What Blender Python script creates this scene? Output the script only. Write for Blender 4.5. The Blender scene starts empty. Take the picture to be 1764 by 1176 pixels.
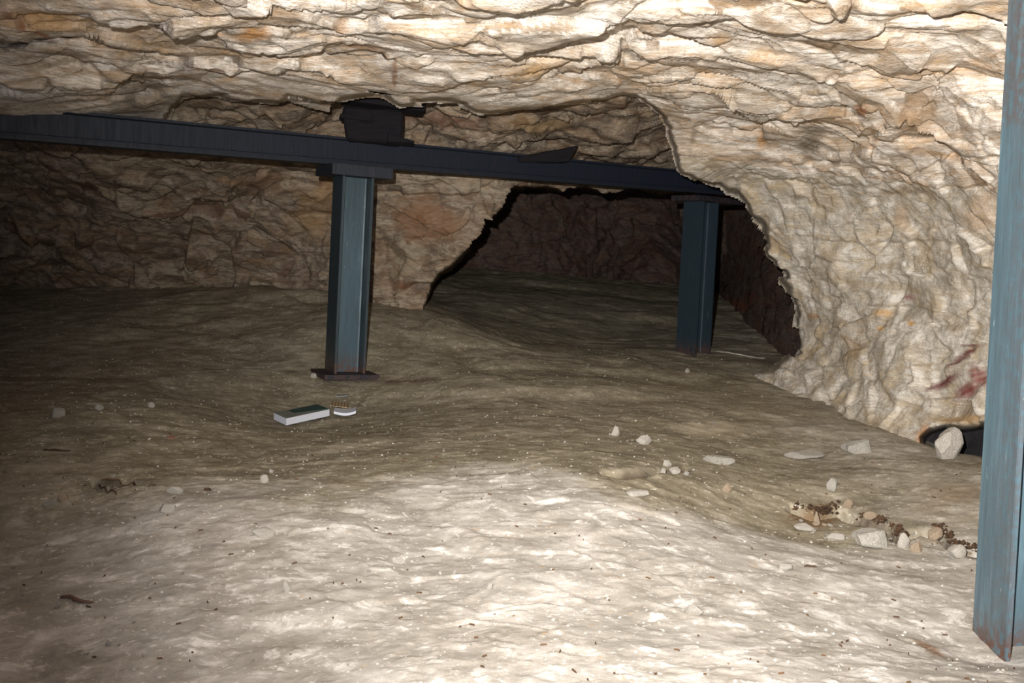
import bpy, bmesh, math, random
import numpy as np
from mathutils import Vector, Matrix, Euler

W, H, F = 1764.0, 1176.0, 1715.0
PITCH, ROLL = math.radians(-5.0), math.radians(2.8)
scene = bpy.context.scene
random.seed(7)

# ------------------------------------------------------------------ camera
CAM = np.array([0.0, 0.0, 0.72])
cd = bpy.data.cameras.new('camera'); cam = bpy.data.objects.new('camera', cd)
scene.collection.objects.link(cam)
cd.sensor_width = 36.0; cd.lens = 36.0 * F / W
cd.clip_start = 0.02; cd.clip_end = 100
RM = Matrix.Rotation(math.pi / 2 + PITCH, 4, 'X') @ Matrix.Rotation(ROLL, 4, 'Z')
cam.matrix_world = Matrix.Translation(Vector(CAM)) @ RM
scene.camera = cam
R3 = np.array(RM.to_3x3())

# ------------------------------------------------------------------ world, flash, exposure
scene.view_settings.view_transform = 'Standard'
scene.view_settings.look = 'None'
scene.view_settings.gamma = 1.0
scene.view_settings.exposure = 0.0
wd = bpy.data.worlds.new('world'); scene.world = wd; wd.use_nodes = True
wd.node_tree.nodes['Background'].inputs[0].default_value = (0.80, 0.74, 1.0, 1)
wd.node_tree.nodes['Background'].inputs[1].default_value = 0.085

def aim(o, target):
    d = Vector(target) - o.location
    o.rotation_euler = d.to_track_quat('-Z', 'Y').to_euler()

ld = bpy.data.lights.new('camera_flash', 'SPOT')
ld.energy = 700.0; ld.color = (1.0, 0.955, 0.92)
ld.spot_size = math.radians(89); ld.spot_blend = 1.0; ld.shadow_soft_size = 0.012
flash = bpy.data.objects.new('camera_flash', ld); scene.collection.objects.link(flash)
flash.location = (-0.09, 0.02, 0.72 + 0.115)
aim(flash, (0.62, 3.0, 0.90))
ld2 = bpy.data.lights.new('added_fill_light', 'AREA')  # soft fill added behind the camera to lift the darks
ld2.energy = 1.5; ld2.color = (0.82, 0.78, 1.0); ld2.shape = 'RECTANGLE'; ld2.size = 3.0; ld2.size_y = 0.9
el = bpy.data.objects.new('added_fill_light', ld2); scene.collection.objects.link(el)
el.location = (-0.3, -0.6, 0.75); aim(el, (-0.3, 4, 0.7))

# ------------------------------------------------------------------ pixel <-> place
def rays(px, py):
    px = np.asarray(px, float); py = np.asarray(py, float)
    d = np.stack([(px - W / 2) / F, -(py - H / 2) / F, -np.ones_like(px)], -1)
    return d @ R3.T

def at(px, py, Y):
    """point on the line of sight through a pixel, Y metres ahead of the camera"""
    d = rays(px, py)
    return CAM + d * (np.asarray(Y, float) / d[..., 1])[..., None]

def to_px(P):
    q = (np.asarray(P) - CAM) @ R3
    return W / 2 + F * q[..., 0] / -q[..., 2], H / 2 - F * q[..., 1] / -q[..., 2]

# ------------------------------------------------------------------ noise in numpy
def _h(i, j, k, s):
    with np.errstate(over='ignore'):
        n = (i.astype(np.int64) * 374761393 + j.astype(np.int64) * 668265263 + k.astype(np.int64) * 2147483647 + s * 1274126177) & 0xffffffff
        n = ((n ^ (n >> 13)) * 1274126177) & 0xffffffff
        n = ((n ^ (n >> 16)) * 2246822519) & 0xffffffff
        n = n ^ (n >> 15)
    return (n & 0xffffff).astype(np.float64) / 0xffffff

def vnoise(p, s=0):
    i = np.floor(p); f = p - i; f = f * f * f * (f * (f * 6 - 15) + 10)
    x, y, z = i[..., 0], i[..., 1], i[..., 2]
    r = 0
    for a in (0, 1):
        for b in (0, 1):
            for c in (0, 1):
                w = (f[..., 0] if a else 1 - f[..., 0]) * (f[..., 1] if b else 1 - f[..., 1]) * (f[..., 2] if c else 1 - f[..., 2])
                r = r + w * _h(x + a, y + b, z + c, s)
    return r * 2 - 1

def fbm(p, o=4, s=0, g=0.5):
    r, a = 0, 1.0
    for k in range(o):
        r = r + a * vnoise(p * (2.03 ** k) + 11.3 * k, s + k); a *= g
    return r

def cells(p, s=0):
    """chipped facets: (height, distance to the facet's border, random per facet)"""
    i = np.floor(p)
    sh = p.shape[:-1]
    d1 = np.full(sh, 9.0); d2 = np.full(sh, 9.0); hh = np.zeros(sh); rr = np.zeros(sh)
    for a in (-1, 0, 1):
        for b in (-1, 0, 1):
            for c in (-1, 0, 1):
                x, y, z = i[..., 0] + a, i[..., 1] + b, i[..., 2] + c
                q = np.stack([x + _h(x, y, z, s), y + _h(x, y, z, s + 1), z + _h(x, y, z, s + 2)], -1) - p
                d = np.sqrt((q * q).sum(-1))
                r = _h(x, y, z, s + 3)
                t = np.stack([_h(x, y, z, s + 4), _h(x, y, z, s + 5), _h(x, y, z, s + 6)], -1) * 2 - 1
                ht = (r * 2 - 1) * 0.6 + (t * q).sum(-1) * 1.3
                m = d < d1
                d2 = np.where(m, d1, np.minimum(d2, d))
                hh = np.where(m, ht, hh); rr = np.where(m, _h(x, y, z, s + 7), rr); d1 = np.where(m, d, d1)
    return hh, d2 - d1, rr

def sstep(a, b, x):
    t = np.clip((x - a) / (b - a), 0, 1); return t * t * (3 - 2 * t)

def tps(pts, vals, q, lam=1e-4):
    """thin-plate surface through scattered control values"""
    pts = np.asarray(pts, float); vals = np.asarray(vals, float); n = len(pts)
    def U(r2): return 0.5 * r2 * np.log(r2 + 1e-12)
    d = ((pts[:, None] - pts[None]) ** 2).sum(-1)
    A = np.zeros((n + 3, n + 3)); A[:n, :n] = U(d) + lam * np.eye(n)
    A[:n, n] = 1; A[:n, n + 1:] = pts; A[n, :n] = 1; A[n + 1:, :n] = pts.T
    w = np.linalg.solve(A, np.concatenate([vals, np.zeros(3)]))
    out = w[n] + q @ w[n + 1:]
    for k in range(n):
        out = out + w[k] * U(((q - pts[k]) ** 2).sum(-1))
    return out

def seg_dist(px, py, poly, closed=False):
    """distance to a polyline in pixels, with the sign of the side (positive = below / right of travel)"""
    best = np.full(px.shape, 1e9); sg = np.ones(px.shape)
    n = len(poly)
    for k in range(n if closed else n - 1):
        ax, ay = poly[k]; bx, by = poly[(k + 1) % n]
        dx, dy = bx - ax, by - ay
        t = np.clip(((px - ax) * dx + (py - ay) * dy) / (dx * dx + dy * dy), 0, 1)
        ex, ey = px - ax - t * dx, py - ay - t * dy
        d = np.hypot(ex, ey)
        m = d < best
        best = np.where(m, d, best); sg = np.where(m, np.sign(dx * ey - dy * ex), sg)
    return best, sg

def inside(px, py, poly):
    r = np.zeros(px.shape, bool); n = len(poly)
    for k in range(n):
        ax, ay = poly[k]; bx, by = poly[(k + 1) % n]
        if ay == by: continue
        c = ((ay > py) != (by > py)) & (px < (bx - ax) * (py - ay) / (by - ay) + ax)
        r ^= c
    return r

# ------------------------------------------------------------------ materials
def new_mat(name):
    m = bpy.data.materials.new(name); m.use_nodes = True
    nt = m.node_tree; b = nt.nodes['Principled BSDF']
    return m, nt, b

def nd(nt, typ, **kw):
    n = nt.nodes.new(typ)
    for k, v in kw.items():
        if k in ('inp',):
            for a, c in v.items(): n.inputs[a].default_value = c
        else: setattr(n, k, v)
    return n

def ramp(nt, fac, stops):
    r = nd(nt, 'ShaderNodeValToRGB'); e = r.color_ramp.elements
    while len(e) > 1: e.remove(e[-1])
    e[0].position = stops[0][0]; e[0].color = (*stops[0][1], 1) if len(stops[0][1]) == 3 else stops[0][1]
    for p, c in stops[1:]:
        x = e.new(p); x.color = (*c, 1)
    nt.links.new(fac, r.inputs[0]); return r.outputs[0]

def mix(nt, fac, a, b, mode='MIX'):
    n = nd(nt, 'ShaderNodeMix', data_type='RGBA', blend_type=mode)
    for s, v in ((0, fac), (6, a), (7, b)):
        if isinstance(v, bpy.types.NodeSocket): nt.links.new(v, n.inputs[s])
        elif s == 0: n.inputs[0].default_value = v
        else: n.inputs[s].default_value = (*v, 1)
    return n.outputs[2]

def coords(nt, scale=(1, 1, 1)):
    t = nd(nt, 'ShaderNodeTexCoord'); m = nd(nt, 'ShaderNodeMapping')
    m.inputs['Scale'].default_value = scale
    nt.links.new(t.outputs['Object'], m.inputs[0]); return m.outputs[0]

def noise(nt, vec, sc, det=5, rough=0.6, dist=0.0):
    n = nd(nt, 'ShaderNodeTexNoise'); nt.links.new(vec, n.inputs['Vector'])
    n.inputs['Scale'].default_value = sc; n.inputs['Detail'].default_value = det
    n.inputs['Roughness'].default_value = rough; n.inputs['Distortion'].default_value = dist
    return n.outputs[0]

def attr(nt, name):
    a = nd(nt, 'ShaderNodeAttribute'); a.attribute_name = name; return a

def bump(nt, b, h, strength, dist):
    n = nd(nt, 'ShaderNodeBump'); n.inputs['Strength'].default_value = strength; n.inputs['Distance'].default_value = dist
    nt.links.new(h, n.inputs['Height']); nt.links.new(n.outputs[0], b.inputs['Normal'])

def math_n(nt, op, a, b=0.0):
    n = nd(nt, 'ShaderNodeMath', operation=op)
    for s, v in ((0, a), (1, b)):
        if isinstance(v, bpy.types.NodeSocket): nt.links.new(v, n.inputs[s])
        else: n.inputs[s].default_value = v
    return n.outputs[0]

def rock_mat(name, light, mid, ochre, brown, stretch=(1, 1, 1), ochre_amt=0.5):
    """limestone: pale with ochre blooms, brown coated facets and grey dust; 'stain' (own colours) from a vertex attribute"""
    m, nt, b = new_mat(name)
    v = coords(nt, stretch); v1 = coords(nt)
    big = noise(nt, v, 2.2, 4, 0.6, 0.6)
    med = noise(nt, v, 9, 6, 0.65, 0.8)
    fin = noise(nt, v, 42, 6, 0.7, 0.3)
    base = ramp(nt, med, [(0.34, tuple(c * 0.8 for c in mid)), (0.42, mid), (0.52, light), (0.66, tuple(min(1, c * 1.10) for c in light))])
    oc = ramp(nt, noise(nt, v, 4.3, 6, 0.62, 1.1), [(0.52 - 0.06 * ochre_amt, (0, 0, 0)), (0.70, (1, 1, 1))])
    base = mix(nt, math_n(nt, 'MULTIPLY', oc, 0.75), base, ochre)
    fac = attr(nt, 'facet').outputs['Fac']
    fr = ramp(nt, fac, [(0.72, (0, 0, 0)), (0.86, (1, 1, 1))])
    st = noise(nt, coords(nt, (stretch[0] * 30, stretch[1] * 30, stretch[2] * 6)), 1.0, 4, 0.6, 0.4)
    stc = ramp(nt, st, [(0.35, tuple(c * 0.65 for c in brown)), (0.65, tuple(min(1, c * 1.35) for c in brown))])
    base = mix(nt, math_n(nt, 'MULTIPLY', fr, ramp(nt, big, [(0.36, (0.12,) * 3), (0.58, (0.85,) * 3)])), base, stc)
    # veins of brown in the bedding
    vn = noise(nt, coords(nt, (stretch[0], stretch[1], stretch[2] * 5)), 3.0, 7, 0.7, 1.6)
    vr = ramp(nt, vn, [(0.475, (0, 0, 0)), (0.5, (1, 1, 1)), (0.525, (0, 0, 0))])
    base = mix(nt, math_n(nt, 'MULTIPLY', vr, 0.75), base, tuple(c * 0.8 for c in brown))
    vn2 = noise(nt, coords(nt, (stretch[0] * 0.6, stretch[1], stretch[2] * 4)), 7.0, 6, 0.7, 1.2)
    vr2 = ramp(nt, vn2, [(0.54, (0, 0, 0)), (0.62, (0.65,) * 3), (0.70, (0.2,) * 3)])
    base = mix(nt, vr2, base, tuple((a_ + c_) / 2 for a_, c_ in zip(brown, ochre)))
    base = mix(nt, ramp(nt, fin, [(0.38, (0.6,) * 3), (0.52, (0,) * 3)]), base, tuple(c * 0.8 for c in mid))
    sa = attr(nt, 'stain')
    base = mix(nt, sa.outputs['Alpha'], base, sa.outputs['Color'])
    nt.links.new(base, b.inputs['Base Color'])
    b.inputs['Roughness'].default_value = 0.85
    b.inputs['Specular IOR Level'].default_value = 0.25
    h = math_n(nt, 'ADD', math_n(nt, 'MULTIPLY', med, 1.0), math_n(nt, 'MULTIPLY', fin, 0.45))
    h = math_n(nt, 'ADD', h, math_n(nt, 'MULTIPLY', noise(nt, v1, 120, 3, 0.7), 0.18))
    bump(nt, b, h, 0.8, 0.014)
    return m

M_CEIL = rock_mat('pale_bedded_limestone', (0.87, 0.81, 0.72), (0.62, 0.54, 0.44), (0.62, 0.37, 0.15), (0.27, 0.18, 0.10), (0.8, 0.8, 2.2), 0.75)
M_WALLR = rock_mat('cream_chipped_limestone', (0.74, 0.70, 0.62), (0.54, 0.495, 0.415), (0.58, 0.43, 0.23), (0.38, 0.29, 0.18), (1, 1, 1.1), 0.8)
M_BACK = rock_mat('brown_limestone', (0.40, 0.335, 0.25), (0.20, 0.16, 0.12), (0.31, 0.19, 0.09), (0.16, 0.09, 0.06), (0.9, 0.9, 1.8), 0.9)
M_INNER = rock_mat('gloom_darkened_brown_limestone', (0.15, 0.115, 0.095), (0.085, 0.062, 0.055), (0.16, 0.075, 0.04), (0.085, 0.04, 0.03), (0.9, 0.9, 1.8), 0.6)  # the chamber's gloom is put into this rock colour

def floor_material():
    m, nt, b = new_mat('trodden_chalk_floor')
    v = coords(nt, (0.75, 1.0, 1.0)); vs = coords(nt, (0.75, 1.0, 1.0))
    big = noise(nt, v, 1.7, 8, 0.7, 0.3)
    med = noise(nt, vs, 8.5, 8, 0.74, 0.25)
    fin = noise(nt, vs, 45, 6, 0.78, 0.1)
    spk = noise(nt, v, 85, 3, 0.6)
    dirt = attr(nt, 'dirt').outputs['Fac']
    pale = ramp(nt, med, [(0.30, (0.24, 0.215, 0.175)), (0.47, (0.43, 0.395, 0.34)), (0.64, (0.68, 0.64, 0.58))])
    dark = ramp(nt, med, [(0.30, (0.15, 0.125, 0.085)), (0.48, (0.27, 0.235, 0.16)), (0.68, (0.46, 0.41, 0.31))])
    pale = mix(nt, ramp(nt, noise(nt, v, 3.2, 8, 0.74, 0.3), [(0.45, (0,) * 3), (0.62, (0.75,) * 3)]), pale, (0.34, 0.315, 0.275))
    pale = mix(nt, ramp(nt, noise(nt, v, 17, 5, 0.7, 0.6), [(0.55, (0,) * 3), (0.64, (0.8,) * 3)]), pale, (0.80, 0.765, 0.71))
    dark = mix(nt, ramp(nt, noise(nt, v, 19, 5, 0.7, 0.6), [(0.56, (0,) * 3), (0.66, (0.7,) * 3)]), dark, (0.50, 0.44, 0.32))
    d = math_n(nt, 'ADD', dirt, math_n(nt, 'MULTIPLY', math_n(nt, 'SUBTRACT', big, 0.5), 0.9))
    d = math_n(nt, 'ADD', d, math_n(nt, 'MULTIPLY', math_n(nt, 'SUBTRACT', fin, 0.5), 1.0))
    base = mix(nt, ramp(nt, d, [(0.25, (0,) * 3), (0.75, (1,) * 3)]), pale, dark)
    base = mix(nt, ramp(nt, fin, [(0.30, (0.55,) * 3), (0.44, (0,) * 3)]), base, (0.27, 0.235, 0.19))
    base = mix(nt, ramp(nt, spk, [(0.62, (0,) * 3), (0.68, (0.7,) * 3)]), base, (0.82, 0.78, 0.70))
    base = mix(nt, ramp(nt, noise(nt, v, 26, 4, 0.6, 1.0), [(0.66, (0,) * 3), (0.74, (0.5,) * 3)]), base, (0.45, 0.28, 0.12))
    sa = attr(nt, 'stain')
    base = mix(nt, sa.outputs['Alpha'], base, sa.outputs['Color'])
    nt.links.new(base, b.inputs['Base Color'])
    b.inputs['Roughness'].default_value = 0.9; b.inputs['Specular IOR Level'].default_value = 0.2
    h = math_n(nt, 'ADD', math_n(nt, 'MULTIPLY', med, 0.9), math_n(nt, 'MULTIPLY', fin, 0.5))
    h = math_n(nt, 'ADD', h, math_n(nt, 'MULTIPLY', noise(nt, v, 150, 3, 0.7), 0.2))
    bump(nt, b, h, 0.5, 0.007)
    return m
M_FLOOR = floor_material()

def steel(name, col, hi, rust_amt=0.5, rough=0.42):
    m, nt, b = new_mat(name)
    v = coords(nt, (1, 1, 0.10)); v1 = coords(nt)
    a = noise(nt, v, 55, 6, 0.7, 0.2)
    c = ramp(nt, a, [(0.30, tuple(x * 0.72 for x in col)), (0.55, col), (0.72, tuple(x * 1.35 for x in col))])
    chips = ramp(nt, noise(nt, coords(nt, (1, 1, 0.22)), 60, 5, 0.75), [(0.66, (0,) * 3), (0.70, (0.55,) * 3)])
    c = mix(nt, chips, c, hi)
    rs = ramp(nt, noise(nt, coords(nt, (1, 1, 0.5)), 8, 7, 0.75, 0.8), [(0.63 - 0.05 * rust_amt, (0,) * 3), (0.70, (1,) * 3)])
    c = mix(nt, math_n(nt, 'MULTIPLY', attr(nt, 'painted_shade').outputs['Fac'], 0.85), c, tuple(x * 0.30 for x in col))  # shade painted into the steel colour by vertex attribute
    ra = attr(nt, 'rust').outputs['Fac']
    rs = math_n(nt, 'MAXIMUM', math_n(nt, 'MULTIPLY', rs, rust_amt), math_n(nt, 'MULTIPLY', ra, ramp(nt, noise(nt, v1, 45, 5, 0.7), [(0.42, (0,) * 3), (0.52, (1,) * 3)])))
    c = mix(nt, rs, c, (0.10, 0.045, 0.028))
    nt.links.new(c, b.inputs['Base Color'])
    rr = ramp(nt, a, [(0.3, (rough + 0.15,) * 3), (0.7, (rough - 0.08,) * 3)])
    nt.links.new(rr, b.inputs['Roughness'])
    bump(nt, b, a, 0.35, 0.004)
    return m
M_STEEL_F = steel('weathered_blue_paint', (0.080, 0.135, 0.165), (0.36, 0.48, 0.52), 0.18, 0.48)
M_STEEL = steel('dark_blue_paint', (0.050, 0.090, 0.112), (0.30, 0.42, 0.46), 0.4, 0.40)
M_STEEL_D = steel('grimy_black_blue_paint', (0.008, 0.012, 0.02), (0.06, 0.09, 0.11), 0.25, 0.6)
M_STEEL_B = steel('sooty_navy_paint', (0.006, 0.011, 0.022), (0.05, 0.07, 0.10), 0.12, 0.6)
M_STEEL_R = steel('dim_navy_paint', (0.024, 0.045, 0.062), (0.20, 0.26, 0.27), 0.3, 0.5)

def simple(name, c1, c2, sc=20, rough=0.85, stretch=(1, 1, 1), bs=0.5, bd=0.005):
    m, nt, b = new_mat(name)
    n = noise(nt, coords(nt, stretch), sc, 6, 0.7, 0.5)
    nt.links.new(ramp(nt, n, [(0.32, c1), (0.66, c2)]), b.inputs['Base Color'])
    b.inputs['Roughness'].default_value = rough; b.inputs['Specular IOR Level'].default_value = 0.3
    if bs: bump(nt, b, n, bs, bd)
    return m
M_WOOD = simple('blackened_timber', (0.003, 0.003, 0.005), (0.010, 0.008, 0.010), 25, 0.9, (0.3, 3, 3))
M_CHALK = simple('white_chalk_stone', (0.46, 0.42, 0.36), (0.74, 0.70, 0.62), 22, 0.9, bs=0.8, bd=0.01)
M_CHALKG = simple('grey_limestone_stone', (0.34, 0.32, 0.27), (0.66, 0.63, 0.56), 22, 0.9, bs=0.8, bd=0.01)
M_OCHRE = simple('ochre_stone', (0.36, 0.26, 0.17), (0.60, 0.49, 0.36), 22, 0.9, bs=0.8, bd=0.01)
M_TWIG = simple('dark_twig', (0.035, 0.02, 0.012), (0.14, 0.08, 0.04), 40, 0.9)
M_SOIL = simple('dark_humus', (0.012, 0.009, 0.008), (0.11, 0.06, 0.03), 60, 1.0)
M_PAPER = simple('white_paper_edges', (0.62, 0.66, 0.74), (0.72, 0.75, 0.83), 90, 0.7, (1, 1, 6), 0.3, 0.001)
M_COVER = simple('grey_green_cover', (0.15, 0.17, 0.15), (0.23, 0.25, 0.22), 14, 0.45, bs=0.05)
M_COVERD = simple('dark_green_print', (0.008, 0.035, 0.035), (0.03, 0.09, 0.085), 14, 0.45, bs=0.05)
M_LEAF = simple('grey_leaflet', (0.26, 0.28, 0.27), (0.36, 0.38, 0.37), 30, 0.6, bs=0.05)
def stripes():
    m, nt, b = new_mat('ochre_striped_print')
    w = nd(nt, 'ShaderNodeTexWave', wave_type='BANDS', bands_direction='X'); nt.links.new(coords(nt), w.inputs[0])
    w.inputs['Scale'].default_value = 26; w.inputs['Distortion'].default_value = 0.6
    nt.links.new(ramp(nt, w.outputs[0], [(0.3, (0.34, 0.17, 0.07)), (0.6, (0.48, 0.44, 0.30))]), b.inputs['Base Color'])
    b.inputs['Roughness'].default_value = 0.5
    return m
M_STRIPE = stripes()

# ------------------------------------------------------------------ mesh helpers
def mesh_from(name, V, Fc, mat, parent=None, smooth=False):
    me = bpy.data.meshes.new(name)
    me.from_pydata([tuple(v) for v in V], [], [tuple(f) for f in Fc]); me.validate(); me.update()
    if smooth: me.shade_smooth()
    me.materials.append(mat)
    o = bpy.data.objects.new(name, me); scene.collection.objects.link(o)
    if parent: o.parent = parent
    return o

def sheet(name, V, keep, mat, attrs, kind='structure', label=None, cat=None):
    """V: (r,c,3) grid of points; keep: (r-1,c-1) mask of quads"""
    r, c = V.shape[:2]
    idx = np.arange(r * c).reshape(r, c)
    q = np.stack([idx[:-1, :-1], idx[1:, :-1], idx[1:, 1:], idx[:-1, 1:]], -1)[keep]
    used = np.zeros(r * c, bool); used[q.ravel()] = True
    remap = np.cumsum(used) - 1
    q = remap[q]; P = V.reshape(-1, 3)[used]
    me = bpy.data.meshes.new(name)
    me.vertices.add(len(P)); me.vertices.foreach_set('co', P.astype(np.float32).ravel())
    me.loops.add(q.size); me.loops.foreach_set('vertex_index', q.astype(np.int32).ravel())
    me.polygons.add(len(q)); me.polygons.foreach_set('loop_start', np.arange(0, q.size, 4, dtype=np.int32))
    me.polygons.foreach_set('loop_total', np.full(len(q), 4, np.int32))
    me.update(calc_edges=True); me.validate(); me.shade_smooth()
    for k, a in attrs.items():
        if a.ndim == 2:
            t = me.attributes.new(k, 'FLOAT', 'POINT'); t.data.foreach_set('value', a.ravel()[used].astype(np.float32))
        else:
            t = me.color_attributes.new(k, 'FLOAT_COLOR', 'POINT'); t.data.foreach_set('color', a.reshape(-1, 4)[used].astype(np.float32).ravel())
    me.materials.append(mat)
    o = bpy.data.objects.new(name, me); scene.collection.objects.link(o)
    o['kind'] = kind
    if label: o['label'] = label
    if cat: o['category'] = cat
    return o

def normals(V):
    du = np.gradient(V, axis=1); dv = np.gradient(V, axis=0)
    n = np.cross(du, dv); n /= np.linalg.norm(n, axis=-1, keepdims=True) + 1e-12
    s = np.sign((n * (CAM - V)).sum(-1, keepdims=True))
    return n * np.where(s == 0, 1, s)

def stains(px, py, spots, warp):
    """spots: (x, y, rx, ry, angle, colour, strength) coloured blooms on the rock, plus a patch of painted recess shade"""
    out = np.zeros(px.shape + (4,))
    for (x, y, rx, ry, ang, col, st) in spots:
        c, s = math.cos(math.radians(ang)), math.sin(math.radians(ang))
        dx, dy = px - x, py - y
        u = (c * dx + s * dy) / rx; v = (-s * dx + c * dy) / ry
        a = st * (1 - sstep(0.35, 1.25, np.sqrt(u * u + v * v) + warp * 0.55)) * (0.7 + 0.3 * sstep(-0.4, 0.3, warp + 0.3 * np.sin(px * 0.31 + py * 0.7)))
        for k in range(3): out[..., k] = np.where(a > out[..., 3], col[k], out[..., k])
        out[..., 3] = np.maximum(out[..., 3], a)
    return out

# ------------------------------------------------------------------ FLOOR (height over the ground plan)
FC = [(-300, 1176, 1.6), (0, 1176, 1.62), (450, 1176, 1.58), (882, 1176, 1.55), (1300, 1176, 1.58), (1764, 1176, 1.66),
      (850, 818, 2.62), (620, 832, 2.58), (1080, 822, 2.62), (850, 980, 2.02), (400, 900, 2.32), (200, 860, 2.48), (0, 955, 2.2),
      (800, 773, 3.0), (1000, 775, 3.0), (680, 775, 3.0), (1100, 770, 3.15), (500, 790, 2.95), (100, 740, 3.15), (300, 700, 3.5), (-300, 740, 3.1),
      (590, 648, 4.4), (530, 726, 3.7), (820, 690, 3.9), (1000, 690, 3.95), (100, 610, 4.5), (350, 600, 4.65), (-400, 600, 4.5),
      (100, 495, 6.1), (350, 498, 6.0), (540, 505, 5.8), (700, 535, 5.25), (720, 590, 4.8), (-400, 480, 6.2),
      (900, 604, 5.0), (900, 590, 5.6), (1060, 618, 5.05), (1195, 602, 5.7), (1060, 600, 5.6), (830, 510, 7.2), (1000, 520, 7.4), (1150, 560, 6.8), (1340, 622, 5.5),
      (1290, 658, 4.78), (1200, 660, 4.7), (1370, 690, 4.4), (1450, 722, 4.05), (1550, 750, 3.75), (1640, 792, 3.3), (1400, 800, 3.3), (1640, 860, 2.85), (1645, 790, 3.72), (1725, 788, 3.6),
      (1500, 905, 2.62), (1680, 950, 2.45), (1350, 900, 2.6), (1300, 1000, 2.1), (1700, 1145, 1.86), (1764, 1140, 1.86), (1550, 1050, 2.05), (2100, 900, 2.6), (2100, 1150, 1.8)]
fp = np.array([at(a, b, c) for a, b, c in FC])
fxy = np.vstack([fp[:, :2], [[-4, 1], [4, 1], [-5, 6], [4, 6], [0, 9], [-3, 9], [3, 9], [0, 0.2], [0, -1.2], [-2.5, -1], [2.5, -1]]])
fz = np.concatenate([fp[:, 2], [0.05, 0.1, 0.35, 0.45, 0.6, 0.55, 0.6, 0.0, -0.02, 0, 0]])
ny, nx = 860, 860
yy = np.concatenate([np.linspace(-1.2, 1.2, 60, endpoint=False), 1.2 * (8.8 / 1.2) ** (np.linspace(0, 1, ny - 60))])
tt = np.linspace(-1, 1, nx)
GY = np.repeat(yy[:, None], nx, 1)
GX = tt[None] * (1.3 + 0.62 * np.maximum(GY, 0.3)) 
Q = np.stack([GX, GY], -1)
Z0 = tps(fxy, fz, Q)
P3 = np.stack([GX, GY, np.zeros_like(GX)], -1)
wp = np.stack([fbm(P3 * 1.7, 3, 40), fbm(P3 * 1.7, 3, 50), np.zeros_like(GX)], -1)
lump = fbm((P3 + 0.3 * wp) * np.array([1.3, 1.9, 1]), 4, 3, 0.36) * 0.021
rid = np.abs(fbm((P3 + 0.3 * wp) * np.array([1.6, 2.2, 1]), 2, 9)) * -0.008
ch, cb, cr = cells(np.concatenate([(P3[..., :2] + 0.10 * wp[..., :2]) * np.array([5.5, 9.0]), np.full(GX.shape + (1,), 0.5)], -1), 21)
chip = ch * 0.0035 * sstep(0, 0.12, cb) * (0.35 + sstep(-0.2, 0.5, fbm(P3 * 0.9, 3, 77)))
fine = fbm(P3 * np.array([22, 30, 1]), 4, 15) * 0.0014
fine2 = sstep(0.35, 0.9, fbm(P3 * np.array([38, 46, 1]), 2, 19)) * 0.0025
FPX, FPY = to_px(np.stack([GX, np.maximum(GY, 0.4), Z0], -1))
# the open crack with rubble on the right
crackA = [(1365, 868), (1400, 878), (1445, 872), (1470, 885), (1530, 898), (1548, 915), (1590, 905), (1625, 912), (1640, 930), (1690, 945)]
crackB = [(1035, 808), (1080, 812), (1130, 812), (1180, 808)]
crackC = [(160, 832), (185, 845), (215, 828), (255, 835)]
g = np.zeros_like(GX)
for poly, dep, wdt in ((crackA, 0.05, 9), (crackB, 0.02, 6), (crackC, 0.02, 6)):
    dd, _ = seg_dist(FPX + 5 * fbm(P3 * 14, 2, 5), FPY, poly)
    g -= dep * (1 - sstep(0.2, 1.0, dd / wdt)) * (GY > 1)
ZF = Z0 + (lump + rid + chip) * sstep(0.3, 1.2, GY) * (0.75 + 0.5 * sstep(3, 5.5, GY)) + fine + fine2 + g
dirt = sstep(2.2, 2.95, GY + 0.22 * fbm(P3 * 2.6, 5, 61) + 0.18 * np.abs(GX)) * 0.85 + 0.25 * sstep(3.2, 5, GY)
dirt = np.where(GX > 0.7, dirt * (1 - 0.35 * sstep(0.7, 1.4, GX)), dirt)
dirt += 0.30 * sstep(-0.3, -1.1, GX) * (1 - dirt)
DK = (0.035, 0.022, 0.015)
fw = fbm(P3 * 9, 4, 8)
fst = stains(FPX, FPY, [
    (1400, 882, 50, 18, 0, (0.15, 0.08, 0.03), 1), (1500, 890, 52, 10, 15, (0.05, 0.03, 0.02), 1), (1548, 915, 20, 14, 0, DK, 1),
    (1630, 920, 36, 13, 30, DK, 1), (1670, 940, 24, 11, 30, DK, 1), (1090, 811, 55, 6, 0, (0.07, 0.045, 0.03), 0.85), (1165, 808, 25, 6, 0, (0.07, 0.045, 0.03), 0.8),
    (210, 833, 38, 6, 0, (0.05, 0.035, 0.03), 0.8), (1600, 1120, 38, 9, 30, (0.22, 0.10, 0.03), 0.75), (590, 832, 40, 4, 0, (0.25, 0.17, 0.09), 0.8),
    (700, 657, 60, 4, 0, (0.09, 0.04, 0.03), 0.9), (295, 752, 8, 5, 0, (0.5, 0.15, 0.12), 0.6), (1230, 738, 75, 15, 2, (0.58, 0.50, 0.37), 0.75),
    (1640, 850, 70, 22, 0, (0.30, 0.20, 0.11), 0.5), (640, 990, 90, 12, -12, (0.34, 0.31, 0.26), 0.5), (780, 1090, 80, 30, 20, (0.42, 0.38, 0.33), 0.4)], fw)
VF = np.stack([GX, GY, ZF], -1)
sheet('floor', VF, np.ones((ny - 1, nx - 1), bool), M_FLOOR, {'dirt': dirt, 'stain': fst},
      label='uneven trodden chalk and dirt floor of the low cave')

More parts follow.
